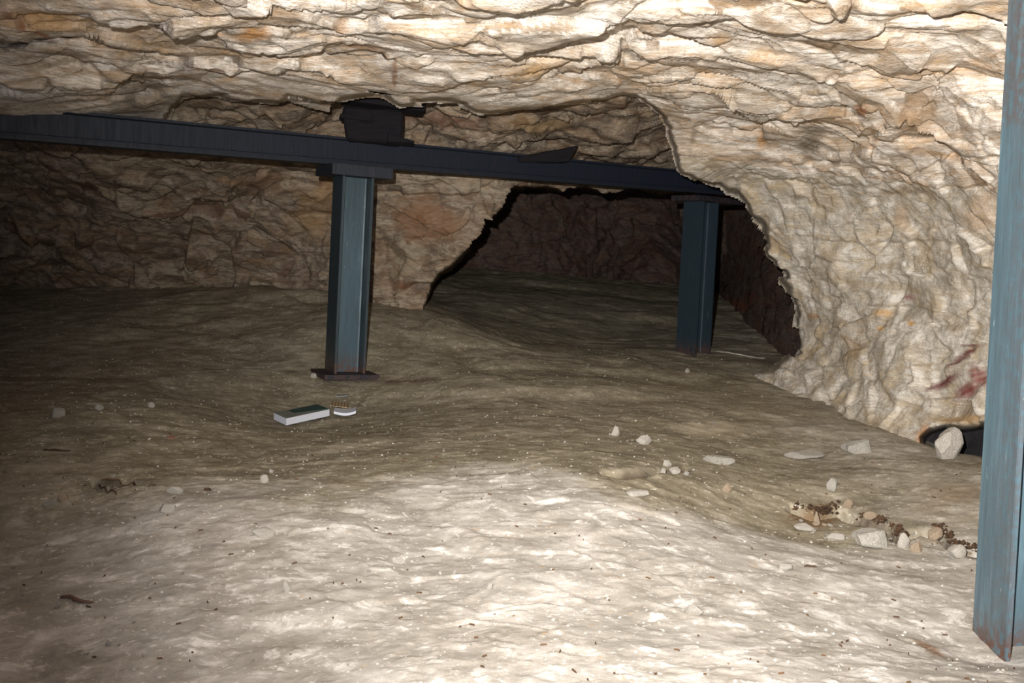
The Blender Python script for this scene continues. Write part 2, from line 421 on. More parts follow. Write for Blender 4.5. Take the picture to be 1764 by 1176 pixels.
def floor_z(X, Y):
    r = np.interp(Y, yy, np.arange(ny)); r0 = np.clip(np.floor(r).astype(int), 0, ny - 2); fr = r - r0
    hw = 1.3 + 0.62 * np.maximum(Y, 0.3)
    c = (X / hw + 1) / 2 * (nx - 1); c = np.clip(c, 0, nx - 1.001); c0 = np.floor(c).astype(int); fc = c - c0
    return (ZF[r0, c0] * (1 - fc) + ZF[r0, c0 + 1] * fc) * (1 - fr) + (ZF[r0 + 1, c0] * (1 - fc) + ZF[r0 + 1, c0 + 1] * fc) * fr

def on_floor(px, py):
    """where the line of sight through a pixel meets the ground"""
    Y = np.arange(1.2, 8.0, 0.004)
    P = at(np.full(Y.shape, px), np.full(Y.shape, py), Y)
    below = P[:, 2] < floor_z(P[:, 0], Y)
    k = int(np.argmax(below)) if below.any() else len(Y) - 1
    return P[k].copy()

# ------------------------------------------------------------------ NEAR ROCK: ceiling brow + right wall
LIP = [(-900, 185), (0, 190), (100, 196), (200, 202), (262, 207), (285, 188), (308, 152), (345, 153), (378, 149), (430, 160), (470, 162), (500, 155),
       (527, 160), (565, 172), (588, 162), (636, 151), (663, 155), (690, 171), (731, 169), (793, 172), (820, 182), (860, 180), (973, 168), (1041, 162), (1078, 155), (1100, 162)]
EDGE = [(1130, 183), (1150, 205), (1167, 235), (1172, 262), (1185, 290), (1210, 308), (1265, 326), (1292, 342), (1310, 375), (1330, 400), (1338, 432), (1350, 440),
        (1362, 478), (1378, 492), (1382, 530), (1387, 565), (1391, 598), (1378, 620), (1345, 642), (1290, 656)]
VOID = LIP + EDGE + [(1240, 700), (1240, 1500), (-900, 1500)]
NC = [(-800, -600, 1.0), (0, -600, 1.0), (882, -600, 1.0), (1764, -600, 1.05), (2400, -600, 1.1),
      (-800, 0, 2.3), (0, 0, 2.45), (400, 0, 2.42), (882, 0, 2.35), (1300, 0, 2.4), (1700, 0, 2.4), (2400, 0, 2.0),
      (-800, 185, 3.3), (0, 190, 3.5), (300, 150, 3.5), (600, 165, 3.55), (850, 182, 3.6), (1080, 157, 3.65), (100, 90, 2.95), (850, 90, 2.85), (1300, 100, 2.95), (1600, 130, 2.8),
      (1250, 168, 3.55), (1420, 205, 3.45), (1700, 268, 3.0), (1420, 262, 3.9), (1620, 320, 3.55), (1150, 215, 4.0), (1190, 300, 4.35), (1270, 330, 4.6), (1340, 430, 4.75),
      (1388, 580, 4.85), (1340, 645, 4.85), (1450, 725, 4.12), (1450, 450, 4.4), (1600, 450, 3.95), (1700, 450, 3.5), (1600, 690, 3.75), (1700, 700, 3.45), (1540, 600, 4.05),
      (1500, 1000, 4.0), (2400, 300, 2.2), (2400, 900, 2.2), (1764, 1000, 3.1), (1250, 900, 4.8)]
nc = np.array(NC, float)
xs = np.concatenate([np.linspace(-800, -30, 60, endpoint=False), np.linspace(-30, 1795, 830, endpoint=False), np.linspace(1795, 2400, 60)])
ys = np.concatenate([np.linspace(-600, -30, 50, endpoint=False), np.linspace(-30, 340, 215, endpoint=False), np.linspace(340, 830, 200, endpoint=False), np.linspace(830, 1100, 20)])
PX, PY = np.meshgrid(xs, ys)
def lay(nc, PX, PY): return 1.0 / np.clip(tps(nc[:, :2] / 1000, 1 / nc[:, 2], np.stack([PX, PY], -1) / 1000, 1e-5), 0.09, 1.6)
D = lay(nc, PX, PY)
B0 = at(PX, PY, D); B00 = B0
wig = fbm(B0 * 9.0, 3, 31)                                   # irregular outlines
WX = PX + 5 * fbm(B0 * 7, 3, 33); WY = PY + 4 * fbm(B0 * 7, 3, 37)
def ledge(D, poly, amt, fall, PX=PX, WX=None, WY=None):
    """a bedding step along a line: the rock below the line lies deeper, fading out"""
    d, s = seg_dist(WX, WY, poly)
    x0, x1 = poly[0][0], poly[-1][0]
    ends = sstep(x0 - 20, x0 + 40, WX) * (1 - sstep(x1 - 40, x1 + 20, WX))
    below = (s > 0); amt = amt * 0.65
    return D + amt * ends * np.where(below, np.exp(-d / fall) * sstep(0, 3.0, d), 0)
for poly, amt, fall in [
    ([(-60, 66), (60, 60), (120, 55), (160, 62), (250, 84), (330, 100)], 0.30, 16),
    ([(120, 100), (200, 128), (330, 140), (450, 160)], 0.12, 25),
    ([(180, 26), (330, 42), (480, 50), (620, 44), (760, 56), (900, 66), (1040, 60)], 0.10, 22),
    ([(330, 92), (470, 112), (590, 96), (660, 104), (680, 112), (677, 160)], 0.10, 18),
    ([(690, 150), (800, 146), (900, 158), (1000, 148), (1080, 140)], 0.08, 12),
    ([(1080, 158), (1180, 166), (1260, 176), (1340, 200), (1420, 212), (1500, 222), (1560, 228), (1640, 262), (1760, 268)], 0.16, 22),
    ([(1000, 90), (1150, 100), (1280, 118), (1420, 134), (1560, 120), (1760, 150)], 0.10, 18),
    ([(1180, 20), (1300, 44), (1430, 90), (1450, 60)], 0.09, 20),
    ([(1300, 268), (1440, 280), (1560, 290), (1640, 270), (1760, 285)], 0.09, 14),
    ([(1280, 300), (1400, 312), (1500, 318), (1580, 312), (1760, 330)], 0.07, 16),
    ([(1380, 400), (1500, 418), (1620, 410), (1760, 428)], 0.05, 14),
    ([(1480, 528), (1560, 528), (1650, 540), (1680, 560)], 0.07, 16),
    ([(1540, 690), (1600, 700), (1660, 690)], 0.04, 14)]:
    D = ledge(D, poly, amt, fall, PX, WX, WY)
# niche at the wall's foot
NICHE = [(1578, 752), (1596, 735), (1625, 728), (1660, 732), (1700, 726), (1760, 720), (1760, 840), (1590, 800)]
nd_, _ = seg_dist(WX, PY, NICHE, True); nin = inside(WX, PY, NICHE)
nich = np.where(nin, sstep(0, 14, nd_), 0)
D = D + 0.34 * nich
B0 = at(PX, PY, D)
N = normals(at(PX, PY, lay(nc, PX, PY)))
wall = sstep(200, 330, PY - (PX - 1150) * 0.12) * sstep(1080, 1200, PX)      # 0 ceiling, 1 right wall
wp = np.stack([fbm(B00 * 2.2, 2, 1), fbm(B00 * 2.2, 2, 2), fbm(B00 * 2.2, 2, 3)], -1)
c1, b1, r1 = cells((B00 + 0.14 * wp) * np.array([2.4, 4.2, 6.0]), 100)
c2, b2, r2 = cells((B00 + 0.08 * wp) * np.array([6.0, 11.0, 12.0]), 130)
w1, wb1, wr1 = cells((B00 + 0.12 * wp) * np.array([6.5, 5.0, 7.5]), 160)
w2, wb2, wr2 = cells((B00 + 0.05 * wp) * np.array([14.0, 9.0, 15.0]), 190)
dc = c1 * 0.030 * (0.4 + 0.6 * sstep(0, 0.10, b1)) + c2 * 0.013 * (0.3 + 0.7 * sstep(0, 0.12, b2)) + 0.022 * fbm((B00 + 0.2 * wp) * np.array([1.2, 2.6, 3.0]), 3, 210)
dw = w1 * 0.021 * (0.3 + 0.7 * sstep(0, 0.15, wb1)) + w2 * 0.0075 * (0.3 + 0.7 * sstep(0, 0.15, wb2)) + 0.022 * fbm(B00 * np.array([2.5, 2.5, 3]), 3, 214)
disp = dc * (1 - wall) + dw * wall + 0.003 * fbm(B00 * 20, 2, 220)
# wrap the rim back where the rock ends
kb = sstep(0, 0.10, wb1); kc = sstep(0, 0.10, b1)
jx = WX + 14 * (wr1 - 0.5) * wall * kb; jy = WY + 8 * (r1 - 0.5) * (1 - wall) * kc + 8 * (wr1 - 0.5) * wall * kb
sd, _ = seg_dist(jx, jy, VOID, True); ins = inside(jx, jy, VOID)
sd = np.where(ins, sd, -sd)
disp = disp * (1 - 0.6 * nich) * (1 - (1 - sstep(2, 45, -sd)) * (0.75 - 0.6 * wall))
VN = B0 + N * disp[..., None]
back = sstep(3.0, 10.0, sd) * 0.45
dirs = VN - CAM; dirs /= dirs[..., 1:2]
VN = VN + dirs * back[..., None]
facet = np.where(wall > 0.5, wr1 * 0.7 + wr2 * 0.3, r1 * 0.55 + r2 * 0.45)
OR = (0.62, 0.30, 0.08); RB = (0.33, 0.12, 0.04); RED = (0.13, 0.02, 0.022); BR = (0.20, 0.125, 0.06)
nst = stains(PX, PY, [
    (80, 28, 95, 24, 8, (0.60, 0.36, 0.16), 0.8), (55, 42, 60, 7, 30, RB, 0.8), (20, 20, 30, 10, 40, RB, 0.7), (435, 48, 36, 11, 0, OR, 0.85), (360, 115, 34, 8, 0, RB, 0.7),
    (225, 90, 40, 9, 5, BR, 0.6), (60, 90, 90, 18, 5, (0.26, 0.20, 0.14), 0.65), (40, 68, 80, 9, 0, (0.05, 0.04, 0.04), 0.85), (70, 165, 110, 25, 0, (0.44, 0.43, 0.42), 0.7),  # near-black entry paints the shade of the left roof recess
    (243, 172, 62, 32, 0, (0.20, 0.165, 0.12), 0.9), (585, 50, 20, 10, 0, OR, 0.4), (680, 128, 5, 26, 0, (0.30, 0.14, 0.06), 0.8), (630, 97, 52, 5, 8, (0.28, 0.14, 0.06), 0.7),
    (925, 118, 60, 12, -10, (0.66, 0.42, 0.18), 0.7), (1240, 72, 34, 13, 15, (0.46, 0.28, 0.12), 0.8), (1325, 100, 50, 10, 5, (0.58, 0.36, 0.16), 0.6),
    (1400, 80, 60, 8, 25, BR, 0.6), (1437, 70, 8, 24, 0, BR, 0.7), (1480, 68, 30, 5, 0, (0.4, 0.24, 0.1), 0.7), (1585, 48, 34, 9, -30, BR, 0.6), (1330, 30, 60, 9, 25, (0.38, 0.26, 0.15), 0.5),
    (1486, 181, 15, 13, 0, (0.34, 0.13, 0.04), 0.9), (1580, 205, 26, 42, -25, (0.32, 0.20, 0.10), 0.85), (1600, 262, 70, 12, 5, BR, 0.5), (1690, 118, 40, 14, 0, (0.5, 0.3, 0.13), 0.6),
    (1395, 250, 26, 34, 35, (0.17, 0.135, 0.09), 0.85), (1195, 235, 7, 34, 15, (0.24, 0.18, 0.11), 0.7), (1310, 250, 8, 8, 0, OR, 0.8), (1560, 330, 60, 9, -5, BR, 0.6),
    (1690, 370, 28, 40, 0, (0.52, 0.32, 0.16), 0.5), (1555, 370, 12, 26, -10, (0.38, 0.24, 0.12), 0.6), (1250, 160, 150, 10, 5, (0.40, 0.32, 0.22), 0.4), (1480, 160, 140, 10, 3, (0.33, 0.27, 0.19), 0.45),
    (1573, 558, 8, 6, 0, (0.85, 0.42, 0.06), 0.85), (1522, 567, 9, 6, 0, (0.80, 0.42, 0.08), 0.8), (1526, 540, 18, 8, 0, (0.72, 0.42, 0.14), 0.7), (1408, 542, 12, 8, 0, (0.50, 0.26, 0.10), 0.7),
    (1470, 600, 12, 26, -25, (0.38, 0.24, 0.12), 0.6), (1568, 512, 15, 7, 10, (0.30, 0.07, 0.06), 0.6), (1665, 615, 34, 6, -35, RED, 1.0), (1625, 658, 38, 7, -22, RED, 1.0), (1680, 596, 22, 3, 0, RED, 0.8),
    (1668, 672, 30, 13, -20, (0.20, 0.035, 0.03), 0.95), (1690, 650, 16, 20, 0, (0.20, 0.035, 0.03), 0.9), (1545, 495, 90, 8, 8, (0.42, 0.33, 0.21), 0.6), (1645, 555, 16, 16, 0, (0.36, 0.27, 0.16), 0.7),
    (1590, 750, 12, 22, 20, (0.40, 0.18, 0.06), 0.9), (1650, 722, 60, 8, 0, (0.45, 0.28, 0.12), 0.8), (1500, 730, 80, 10, 15, (0.30, 0.24, 0.16), 0.6)], wig * 0.55)
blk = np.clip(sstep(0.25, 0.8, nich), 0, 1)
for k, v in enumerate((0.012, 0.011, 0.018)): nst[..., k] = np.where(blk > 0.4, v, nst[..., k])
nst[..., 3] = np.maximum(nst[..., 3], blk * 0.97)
vis = sd < 14
kq = vis[:-1, :-1] & vis[1:, :-1] & vis[:-1, 1:] & vis[1:, 1:]
isw = (wall > 0.5)[:-1, :-1]
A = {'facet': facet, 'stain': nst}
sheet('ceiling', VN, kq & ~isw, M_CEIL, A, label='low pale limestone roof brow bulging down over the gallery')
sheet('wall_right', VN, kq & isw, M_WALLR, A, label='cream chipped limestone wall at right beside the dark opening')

# ------------------------------------------------------------------ FAR ROCK: rear roof, left and back wall, dark inner chamber
BC = [(-900, 60, 3.8), (-900, 200, 4.1), (-900, 260, 4.9), (-900, 600, 6.3), (0, 60, 3.85), (0, 190, 4.25), (0, 250, 4.95), (0, 480, 6.2), (300, 120, 3.9), (320, 165, 4.3), (320, 245, 4.85), (300, 480, 6.1),
      (500, 170, 4.45), (500, 245, 4.9), (500, 300, 5.3), (500, 480, 5.9), (640, 130, 4.8), (640, 245, 5.05), (660, 320, 5.25), (640, 500, 5.5), (760, 180, 4.6), (760, 300, 5.15), (740, 480, 5.35),
      (850, 340, 5.3), (900, 185, 4.4), (940, 245, 5.12), (900, 318, 5.45), (1050, 175, 4.3), (1100, 230, 5.05), (1100, 295, 5.9), (1180, 250, 5.6), (1250, 320, 5.9), (1500, 330, 6.1), (1500, 150, 4.6),
      (300, 700, 6.5), (740, 620, 5.5), (1700, 600, 6.5), (-900, 800, 6.6), (900, 60, 3.9), (1500, 0, 4.0)]
bc = np.array(BC, float)
CC = [(600, 300, 7.4), (900, 330, 7.6), (1150, 330, 7.8), (1500, 330, 5.4), (800, 480, 7.5), (1000, 500, 7.9), (1200, 500, 8.0), (1260, 400, 6.6), (1320, 480, 5.6), (1395, 600, 4.65), (1340, 350, 5.8), (1600, 600, 4.5), (600, 700, 7.4), (1000, 800, 8.0), (1600, 900, 4.6)]
cc = np.array(CC, float)
OPEN = [(728, 530), (736, 500), (741, 488), (755, 468), (778, 455), (792, 444), (805, 428), (808, 410), (826, 385), (832, 370), (850, 367), (866, 350), (869, 334), (880, 322),
        (1000, 323), (1200, 330), (1620, 335), (1620, 1000), (728, 1000)]
xs = np.concatenate([np.linspace(-900, -30, 60, endpoint=False), np.linspace(-30, 1450, 640, endpoint=False), np.linspace(1450, 1640, 30)])
ys = np.concatenate([np.linspace(60, 130, 15, endpoint=False), np.linspace(130, 620, 300, endpoint=False), np.linspace(620, 800, 30)])
PX, PY = np.meshgrid(xs, ys)
Db = lay(bc, PX, PY); Dc = lay(cc, PX, PY) * 1.18
B0 = at(PX, PY, Db); B00 = B0; BCH = at(PX, PY, Dc)
WX = PX + 4 * fbm(B0 * 6, 3, 33); WY = PY + 4 * fbm(B0 * 6, 3, 37)
for poly, amt, fall in [
    ([(420, 218), (500, 222), (545, 212), (590, 208)], 0.16, 12), ([(300, 182), (380, 186), (420, 176), (470, 200)], 0.10, 16),
    ([(690, 226), (780, 216), (900, 222), (1000, 215), (1160, 225)], 0.14, 12), ([(700, 196), (800, 190), (860, 200)], 0.12, 12),
    ([(860, 250), (960, 236), (1060, 240), (1180, 250)], 0.12, 12), ([(940, 275), (1040, 268), (1180, 276)], 0.12, 12), ([(640, 330), (740, 336), (860, 328)], 0.10, 15),
    ([(640, 270), (760, 292), (870, 306)], 0.06, 12)]:
    Db = ledge(Db, poly, amt, fall, PX, WX, WY)
od, _ = seg_dist(WX, WY, OPEN, True); oi = inside(WX, WY, OPEN)
t = np.where(oi, sstep(0.0, 7.0, od), 0.0)
D = Db * (1 - t) + Dc * t
B0 = at(PX, PY, D)
N = normals(at(PX, PY, lay(bc, PX, PY)))
B00 = np.where((t > 0.5)[..., None], BCH, B00)
wp = np.stack([fbm(B00 * 3, 2, 1), fbm(B00 * 3, 2, 2), fbm(B00 * 3, 2, 3)], -1)
up = 1 - sstep(250, 330, PY)
c1, b1, r1 = cells((B00 + 0.12 * wp) * np.array([3.0, 4.0, 7.0]), 300)
c2, b2, r2 = cells((B00 + 0.12 * wp) * np.array([4.2, 3.6, 4.2]), 330)
c3, b3, r3 = cells((B00 + 0.06 * wp) * np.array([9.0, 9.0, 12.0]), 360)
disp = (c1 * 0.035 * (.3 + .7 * sstep(0, .12, b1)) * up + c2 * 0.05 * (.3 + .7 * sstep(0, .12, b2)) * (1 - up)) + c3 * 0.016 * (.3 + .7 * sstep(0, .12, b3)) + 0.04 * fbm(B00 * 2.0, 3, 9) + 0.003 * fbm(B00 * 16, 2, 5)
disp = disp * (1 - np.where(oi, (1 - sstep(0, 16, od)) * 0.6, 0))
VB = B0 + N * disp[..., None]
facet = np.where(up > 0.5, r1, r2) * 0.6 + r3 * 0.4
bst = stains(PX, PY, [(745, 385, 75, 40, 8, (0.25, 0.125, 0.06), 0.85), (690, 495, 28, 12, 10, (0.26, 0.12, 0.06), 0.8), (765, 208, 75, 12, 3, (0.20, 0.10, 0.06), 0.8),
    (540, 370, 26, 60, 10, (0.40, 0.24, 0.10), 0.6), (455, 300, 40, 20, 0, (0.34, 0.20, 0.11), 0.5), (300, 200, 6, 6, 0, (0.6, 0.55, 0.42), 0.8), (1270, 525, 50, 12, -10, (0.22, 0.07, 0.04), 0.8),
    (900, 203, 20, 8, 0, (0.44, 0.26, 0.1), 0.6), (700, 440, 30, 60, 20, (0.46, 0.38, 0.26), 0.5), (820, 320, 60, 14, 0, (0.50, 0.42, 0.30), 0.5), (930, 215, 50, 8, 0, (0.5, 0.33, 0.14), 0.5)], fbm(B0 * 8, 4, 31))
allq = np.ones((len(ys) - 1, len(xs) - 1), bool)
ch_ = (t > 0.5)[:-1, :-1]
lf = ((PX < 560) & (PY > 215))[:-1, :-1]
A = {'facet': facet, 'stain': bst}
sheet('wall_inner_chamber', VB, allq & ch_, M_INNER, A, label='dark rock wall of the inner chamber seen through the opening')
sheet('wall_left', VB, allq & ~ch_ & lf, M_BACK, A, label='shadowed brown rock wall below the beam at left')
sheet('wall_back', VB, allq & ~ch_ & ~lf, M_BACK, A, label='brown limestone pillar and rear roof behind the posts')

# ------------------------------------------------------------------ THINGS
def tag(o, label, cat, group=None, kind=None):
    o['label'] = label; o['category'] = cat
    if group: o['group'] = group
    if kind: o['kind'] = kind
    return o

def empty(name, loc, M3=None):
    o = bpy.data.objects.new(name, None); scene.collection.objects.link(o); o.empty_display_size = 0.05
    m = M3.to_4x4() if M3 is not None else Matrix.Identity(4)
    o.matrix_world = Matrix.Translation(Vector(loc)) @ m
    return o

def bevel_mesh(o, w, seg=2):
    bm = bmesh.new(); bm.from_mesh(o.data)
    bmesh.ops.bevel(bm, geom=[e for e in bm.edges if e.calc_face_angle(0) > 0.6], offset=w, segments=seg, affect='EDGES', clamp_overlap=True)
    bm.to_mesh(o.data); bm.free(); return o

def extrude_profile(name, prof, L, mat, parent, n=24, bev=0.0015, rustfn=None, axis='Z', z0=0.0, painted_shade=None):
    """profile (x,y) carried along z, rings every L/n"""
    V, Fc = [], []; k = len(prof)
    for i in range(n + 1):
        z = z0 + L * i / n
        for (x, y) in prof: V.append((x, y, z))
    for i in range(n):
        for j in range(k):
            a = i * k + j; b = i * k + (j + 1) % k
            Fc.append((a, b, b + k, a + k))
    Fc.append(tuple(range(k - 1, -1, -1))); Fc.append(tuple(n * k + j for j in range(k)))
    if axis == 'X': V = [(z, x, y) for x, y, z in V]
    o = mesh_from(name, V, Fc, mat, parent)
    bm = bmesh.new(); bm.from_mesh(o.data); bmesh.ops.recalc_face_normals(bm, faces=bm.faces)
    es = [e for e in bm.edges if e.calc_face_angle(0) > 0.6]
    if bev: bmesh.ops.bevel(bm, geom=es, offset=bev, segments=2, affect='EDGES', clamp_overlap=True)
    bm.to_mesh(o.data); bm.free()
    me = o.data; a = me.attributes.new('rust', 'FLOAT', 'POINT')
    if rustfn: a.data.foreach_set('value', [rustfn(v.co) for v in me.vertices])
    if painted_shade:
        a = me.attributes.new('painted_shade', 'FLOAT', 'POINT'); a.data.foreach_set('value', [painted_shade(v.co) for v in me.vertices])
    return o

def hprof(b, h, tf, tw, r=0.006):
    """H section: flanges at x=+-h/2 lying along y, web along x; small root fillets"""
    P = [(-h/2, -b/2), (-h/2+tf, -b/2), (-h/2+tf, -tw/2-r), (-h/2+tf+r*.3, -tw/2-r*.3), (-h/2+tf+r, -tw/2), (h/2-tf-r, -tw/2), (h/2-tf-r*.3, -tw/2-r*.3), (h/2-tf, -tw/2-r), (h/2-tf, -b/2), (h/2, -b/2)]
    return P + [(-x, -y) for x, y in P]

def frame(pb, pt, ang):
    """axes with z from base to top and x turned by ang in plan"""
    z = (Vector(pt) - Vector(pb)).normalized()
    x = Vector((math.cos(ang), math.sin(ang), 0)); x = (x - z * x.dot(z)).normalized(); y = z.cross(x)
    return Matrix((x, y, z)).transposed()

def rough_box(name, sx, sy, sz, mat, parent, jit=0.004, shift=(0, 0, 0), skew=None, seed=1, cuts=3):
    bm = bmesh.new(); bmesh.ops.create_cube(bm, size=1)
    for v in bm.verts:
        v.co = Vector((v.co.x * sx, v.co.y * sy, v.co.z * sz))
        if skew: v.co = Vector(skew(v.co))
    bmesh.ops.bevel(bm, geom=list(bm.edges), offset=min(sx, sy, sz) * 0.06, segments=1, affect='EDGES')
    bmesh.ops.subdivide_edges(bm, edges=[e for e in bm.edges if e.calc_length() > min(sx, sy, sz) * 0.5], cuts=cuts, use_grid_fill=True)
    bmesh.ops.recalc_face_normals(bm, faces=bm.faces)
    rnd = random.Random(seed)
    for v in bm.verts:
        v.co += Vector((rnd.uniform(-jit, jit), rnd.uniform(-jit, jit), rnd.uniform(-jit, jit))) + Vector(shift)
    me = bpy.data.meshes.new(name); bm.to_mesh(me); bm.free(); me.materials.append(mat)
    o = bpy.data.objects.new(name, me); scene.collection.objects.link(o)
    if parent: o.parent = parent
    return o

# --- middle post
YM = 4.40
pb = at(594, 640, YM); pt = at(610, 290, YM)
Lm = float(np.linalg.norm(pt - pb))
Mm = frame(pb, pt, math.radians(37 - 9.5 + 0))
post = empty('support_post', pb, Mm)
tag(post, 'dark blue steel H-section post standing on a dark base plate, left of centre', 'steel post')
HB = 0.142
extrude_profile('shaft', hprof(HB, HB, 0.012, 0.008), Lm, M_STEEL, post, rustfn=lambda c: max(0, 1 - c.z / 0.09) * 0.9, painted_shade=lambda c: 1.0 if abs(c.x) > HB / 2 - 0.013 else 0.65 * max(0, (c.z - Lm * 0.55) / (Lm * 0.45)))  # flanges and upper web coloured darker to stand for shade beside the lit web
def plate(name, parent, sx, sy, th, z, mat, off=(0, 0), rust=0.3):
    o = extrude_profile(name, [(-sx/2+off[0], -sy/2+off[1]), (sx/2+off[0], -sy/2+off[1]), (sx/2+off[0], sy/2+off[1]), (-sx/2+off[0], sy/2+off[1])], th, mat, parent, n=1, bev=0.002, z0=z, rustfn=lambda c: rust)
    return o
plate('base_plate', post, 0.25, 0.22, 0.022, -0.022, M_STEEL_D, rust=0.35)
plate('cap_plate', post, 0.27, 0.25, 0.045, Lm - 0.04, M_STEEL_D, rust=0)

# --- beam across both posts
def inv(px): return 1 / (1 / 4.42 + (px - 610) * (1 / 5.72 - 1 / 4.42) / (1200 - 610))
b0 = at(-330, 178, inv(-330)); b1_ = at(1262, 318, inv(1262))
capz = at(610, 283, YM)
ax = Vector(b1_) - Vector(b0); Lb = ax.length; x = ax.normalized()
z = Vector((0, 0, 1)); z = (z - x * z.dot(x)).normalized(); y = z.cross(x)
beam = empty('roof_beam', b0, Matrix((x, y, z)).transposed())
tag(beam, 'long dark blue steel roof beam crossing above the posts', 'steel beam')
def iprof(h, b, tf, tw):   # web upright: (y, z)
    P = [(-b/2, -h/2), (b/2, -h/2), (b/2, -h/2+tf), (tw/2, -h/2+tf+.004), (tw/2, h/2-tf-.004), (b/2, h/2-tf), (b/2, h/2)]
    return P + [(-p[0], -p[1]) for p in P]
hb = 0.108
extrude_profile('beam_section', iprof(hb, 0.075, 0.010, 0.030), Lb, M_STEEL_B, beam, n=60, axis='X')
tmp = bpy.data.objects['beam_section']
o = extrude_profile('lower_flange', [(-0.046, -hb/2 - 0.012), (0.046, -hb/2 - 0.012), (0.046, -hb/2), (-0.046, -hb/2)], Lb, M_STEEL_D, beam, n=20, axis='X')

# --- back right post
YB = 5.70
pb2 = at(1194, 603, YB); pt2 = at(1209, 338, YB)
L2 = float(np.linalg.norm(pt2 - pb2))
post2 = empty('support_post', pb2, frame(pb2, pt2, math.radians(33 + 10)))
tag(post2, 'farther dark steel post standing inside the dark opening at right', 'steel post')
extrude_profile('shaft', hprof(HB, HB, 0.012, 0.008), L2 + 0.03, M_STEEL_R, post2, z0=-0.06, rustfn=lambda c: max(0, 1 - c.z / 0.06) * 0.6, painted_shade=lambda c: 0.5 if abs(c.x) > HB / 2 - 0.013 else 0)  # flange shade painted into the colour here too
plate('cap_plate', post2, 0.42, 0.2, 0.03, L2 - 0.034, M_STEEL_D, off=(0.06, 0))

# --- front right post
YF = 1.86
pb3 = at(1733, 1140, YF); pt3 = at(1802, 0, YF)
L3 = float(np.linalg.norm(pt3 - pb3))
M3_ = frame(pb3, pt3, math.radians(0.0))
post3 = empty('support_post', Vector(pb3) + M3_ @ Vector((0.068, 0.07, -0.05)), M3_)
tag(post3, 'near weathered blue steel post at the right edge of the picture', 'steel post')
extrude_profile('shaft', hprof(0.14, 0.14, 0.011, 0.008), L3 + 0.25, M_STEEL_F, post3, n=60,
                rustfn=lambda c: max(0, 1 - (c.z - 0.05) / 0.07) * 0.9 + (0.35 if (c.z > L3 - 0.16) else 0) + (0.3 if c.y < -0.064 else 0))

# --- timber packing over the middle post
M1 = Matrix.Rotation(math.radians(10), 3, 'Z')
def packing(name, x0, y0, x1, y1, Y, depth, label, cat, skew=None, tilt=0.0, seed=1, mat=None, jit=0.003):
    a = at(x0, y0, Y); b = at(x1, y1, Y)
    c = (a + b) / 2; w = abs(b[0] - a[0]); h = abs(b[2] - a[2])
    o = rough_box(name, w, depth, h, mat or M_WOOD, None, jit=jit, skew=skew, seed=seed)
    o.location = Vector(c); o.rotation_euler = (0, math.radians(tilt), math.radians(10))
    return tag(o, label, cat)
packing('timber_block', 600, 189, 690, 250, 4.42, 0.16, 'thick black timber block standing on the beam above the middle post', 'timber block', seed=2,
        skew=lambda c: (c.x * (1.0 + (0.10 if c.z > 0 else 0)) - (0.012 if c.z > 0 else 0), c.y, c.z))
packing('timber_plank', 590, 166, 729, 190, 4.40, 0.2, 'flat black timber plank wedged under the rock, topmost of the packing', 'timber plank', tilt=4, seed=3,
        skew=lambda c: (c.x, c.y, c.z + (0.018 if (c.z > 0 and c.x < 0) else 0)))
packing('timber_wedge', 668, 232, 712, 249, 4.36, 0.12, 'small pointed black wedge at the right foot of the timber block', 'wedge', seed=4,
        skew=lambda c: (c.x, c.y, c.z * (1.0 if c.x < 0 else 0.25) - (0 if c.x < 0 else 0.012)))
packing('timber_wedge', 586, 192, 640, 212, 4.36, 0.12, 'small black wedge under the left end of the timber plank', 'wedge', seed=5,
        skew=lambda c: (c.x, c.y, c.z * (1.0 if c.x > 0 else 0.3) + (0 if c.x > 0 else -0.004)))
packing('timber_wedge', 888, 251, 992, 283, 5.02, 0.14, 'lone long black wedge driven between beam and roof right of centre', 'wedge', seed=6, tilt=-4,
        skew=lambda c: (c.x + (0.0 if c.z > 0 else -0.05 if c.x > 0 else 0), c.y, c.z * (1.0 if c.x > 0 else 0.35) - (0 if c.x > 0 else 0.026)))

# --- book and leaflets
def slab(name, pts, th, mat, parent, z0=0.0):
    n = len(pts)
    V = [(p[0], p[1], z0) for p in pts] + [(p[0], p[1], z0 + th) for p in pts]
    Fc = [tuple(range(n - 1, -1, -1)), tuple(range(n, 2 * n))] + [(i, (i + 1) % n, (i + 1) % n + n, i + n) for i in range(n)]
    return mesh_from(name, V, Fc, mat, parent)
pA = on_floor(493, 735); pB = on_floor(566, 722); 
e = Vector((pB - pA)); e.z = 0; Lk = e.length * 1.02; angb = math.atan2(e.y, e.x)
zb = max(pA[2], float(floor_z(pA[0] + Lk * .5, pA[1] + .07))) + 0.004
book = empty('book', (pA[0], pA[1], zb), Matrix.Rotation(angb, 3, 'Z') @ Matrix.Rotation(math.radians(-2), 3, 'Y'))
tag(book, 'thick paperback book with dark green and grey cover lying flat on the floor', 'book')
c_ = on_floor(468, 722); lw = 0.12
Ri = Matrix.Rotation(-angb, 3, 'Z'); qv = Ri @ Vector((c_[0] - pA[0], c_[1] - pA[1], 0)); qv = qv.normalized() * lw
o = slab('page_block', [(0, 0), (Lk, 0), (Lk + qv.x, qv.y), (qv.x, qv.y)], 0.026, M_PAPER, book, 0.0015)
o = slab('cover', [(-.001, -.001), (Lk + .001, -.001), (Lk + qv.x + .001, qv.y + .001), (qv.x - .001, qv.y + .001)], 0.0012, M_COVER, book, 0.0276)
pr = slab('printed_panel', [(Lk * .30 + qv.x * .4, qv.y * .42), (Lk * .985 + qv.x * .05, qv.y * .05), (Lk * .985 + qv.x * .9, qv.y * .9), (Lk * .30 + qv.x * .9, qv.y * .9)], 0.0006, M_COVERD, o, 0.0288)
pr['label'] = 'dark green printed panel'
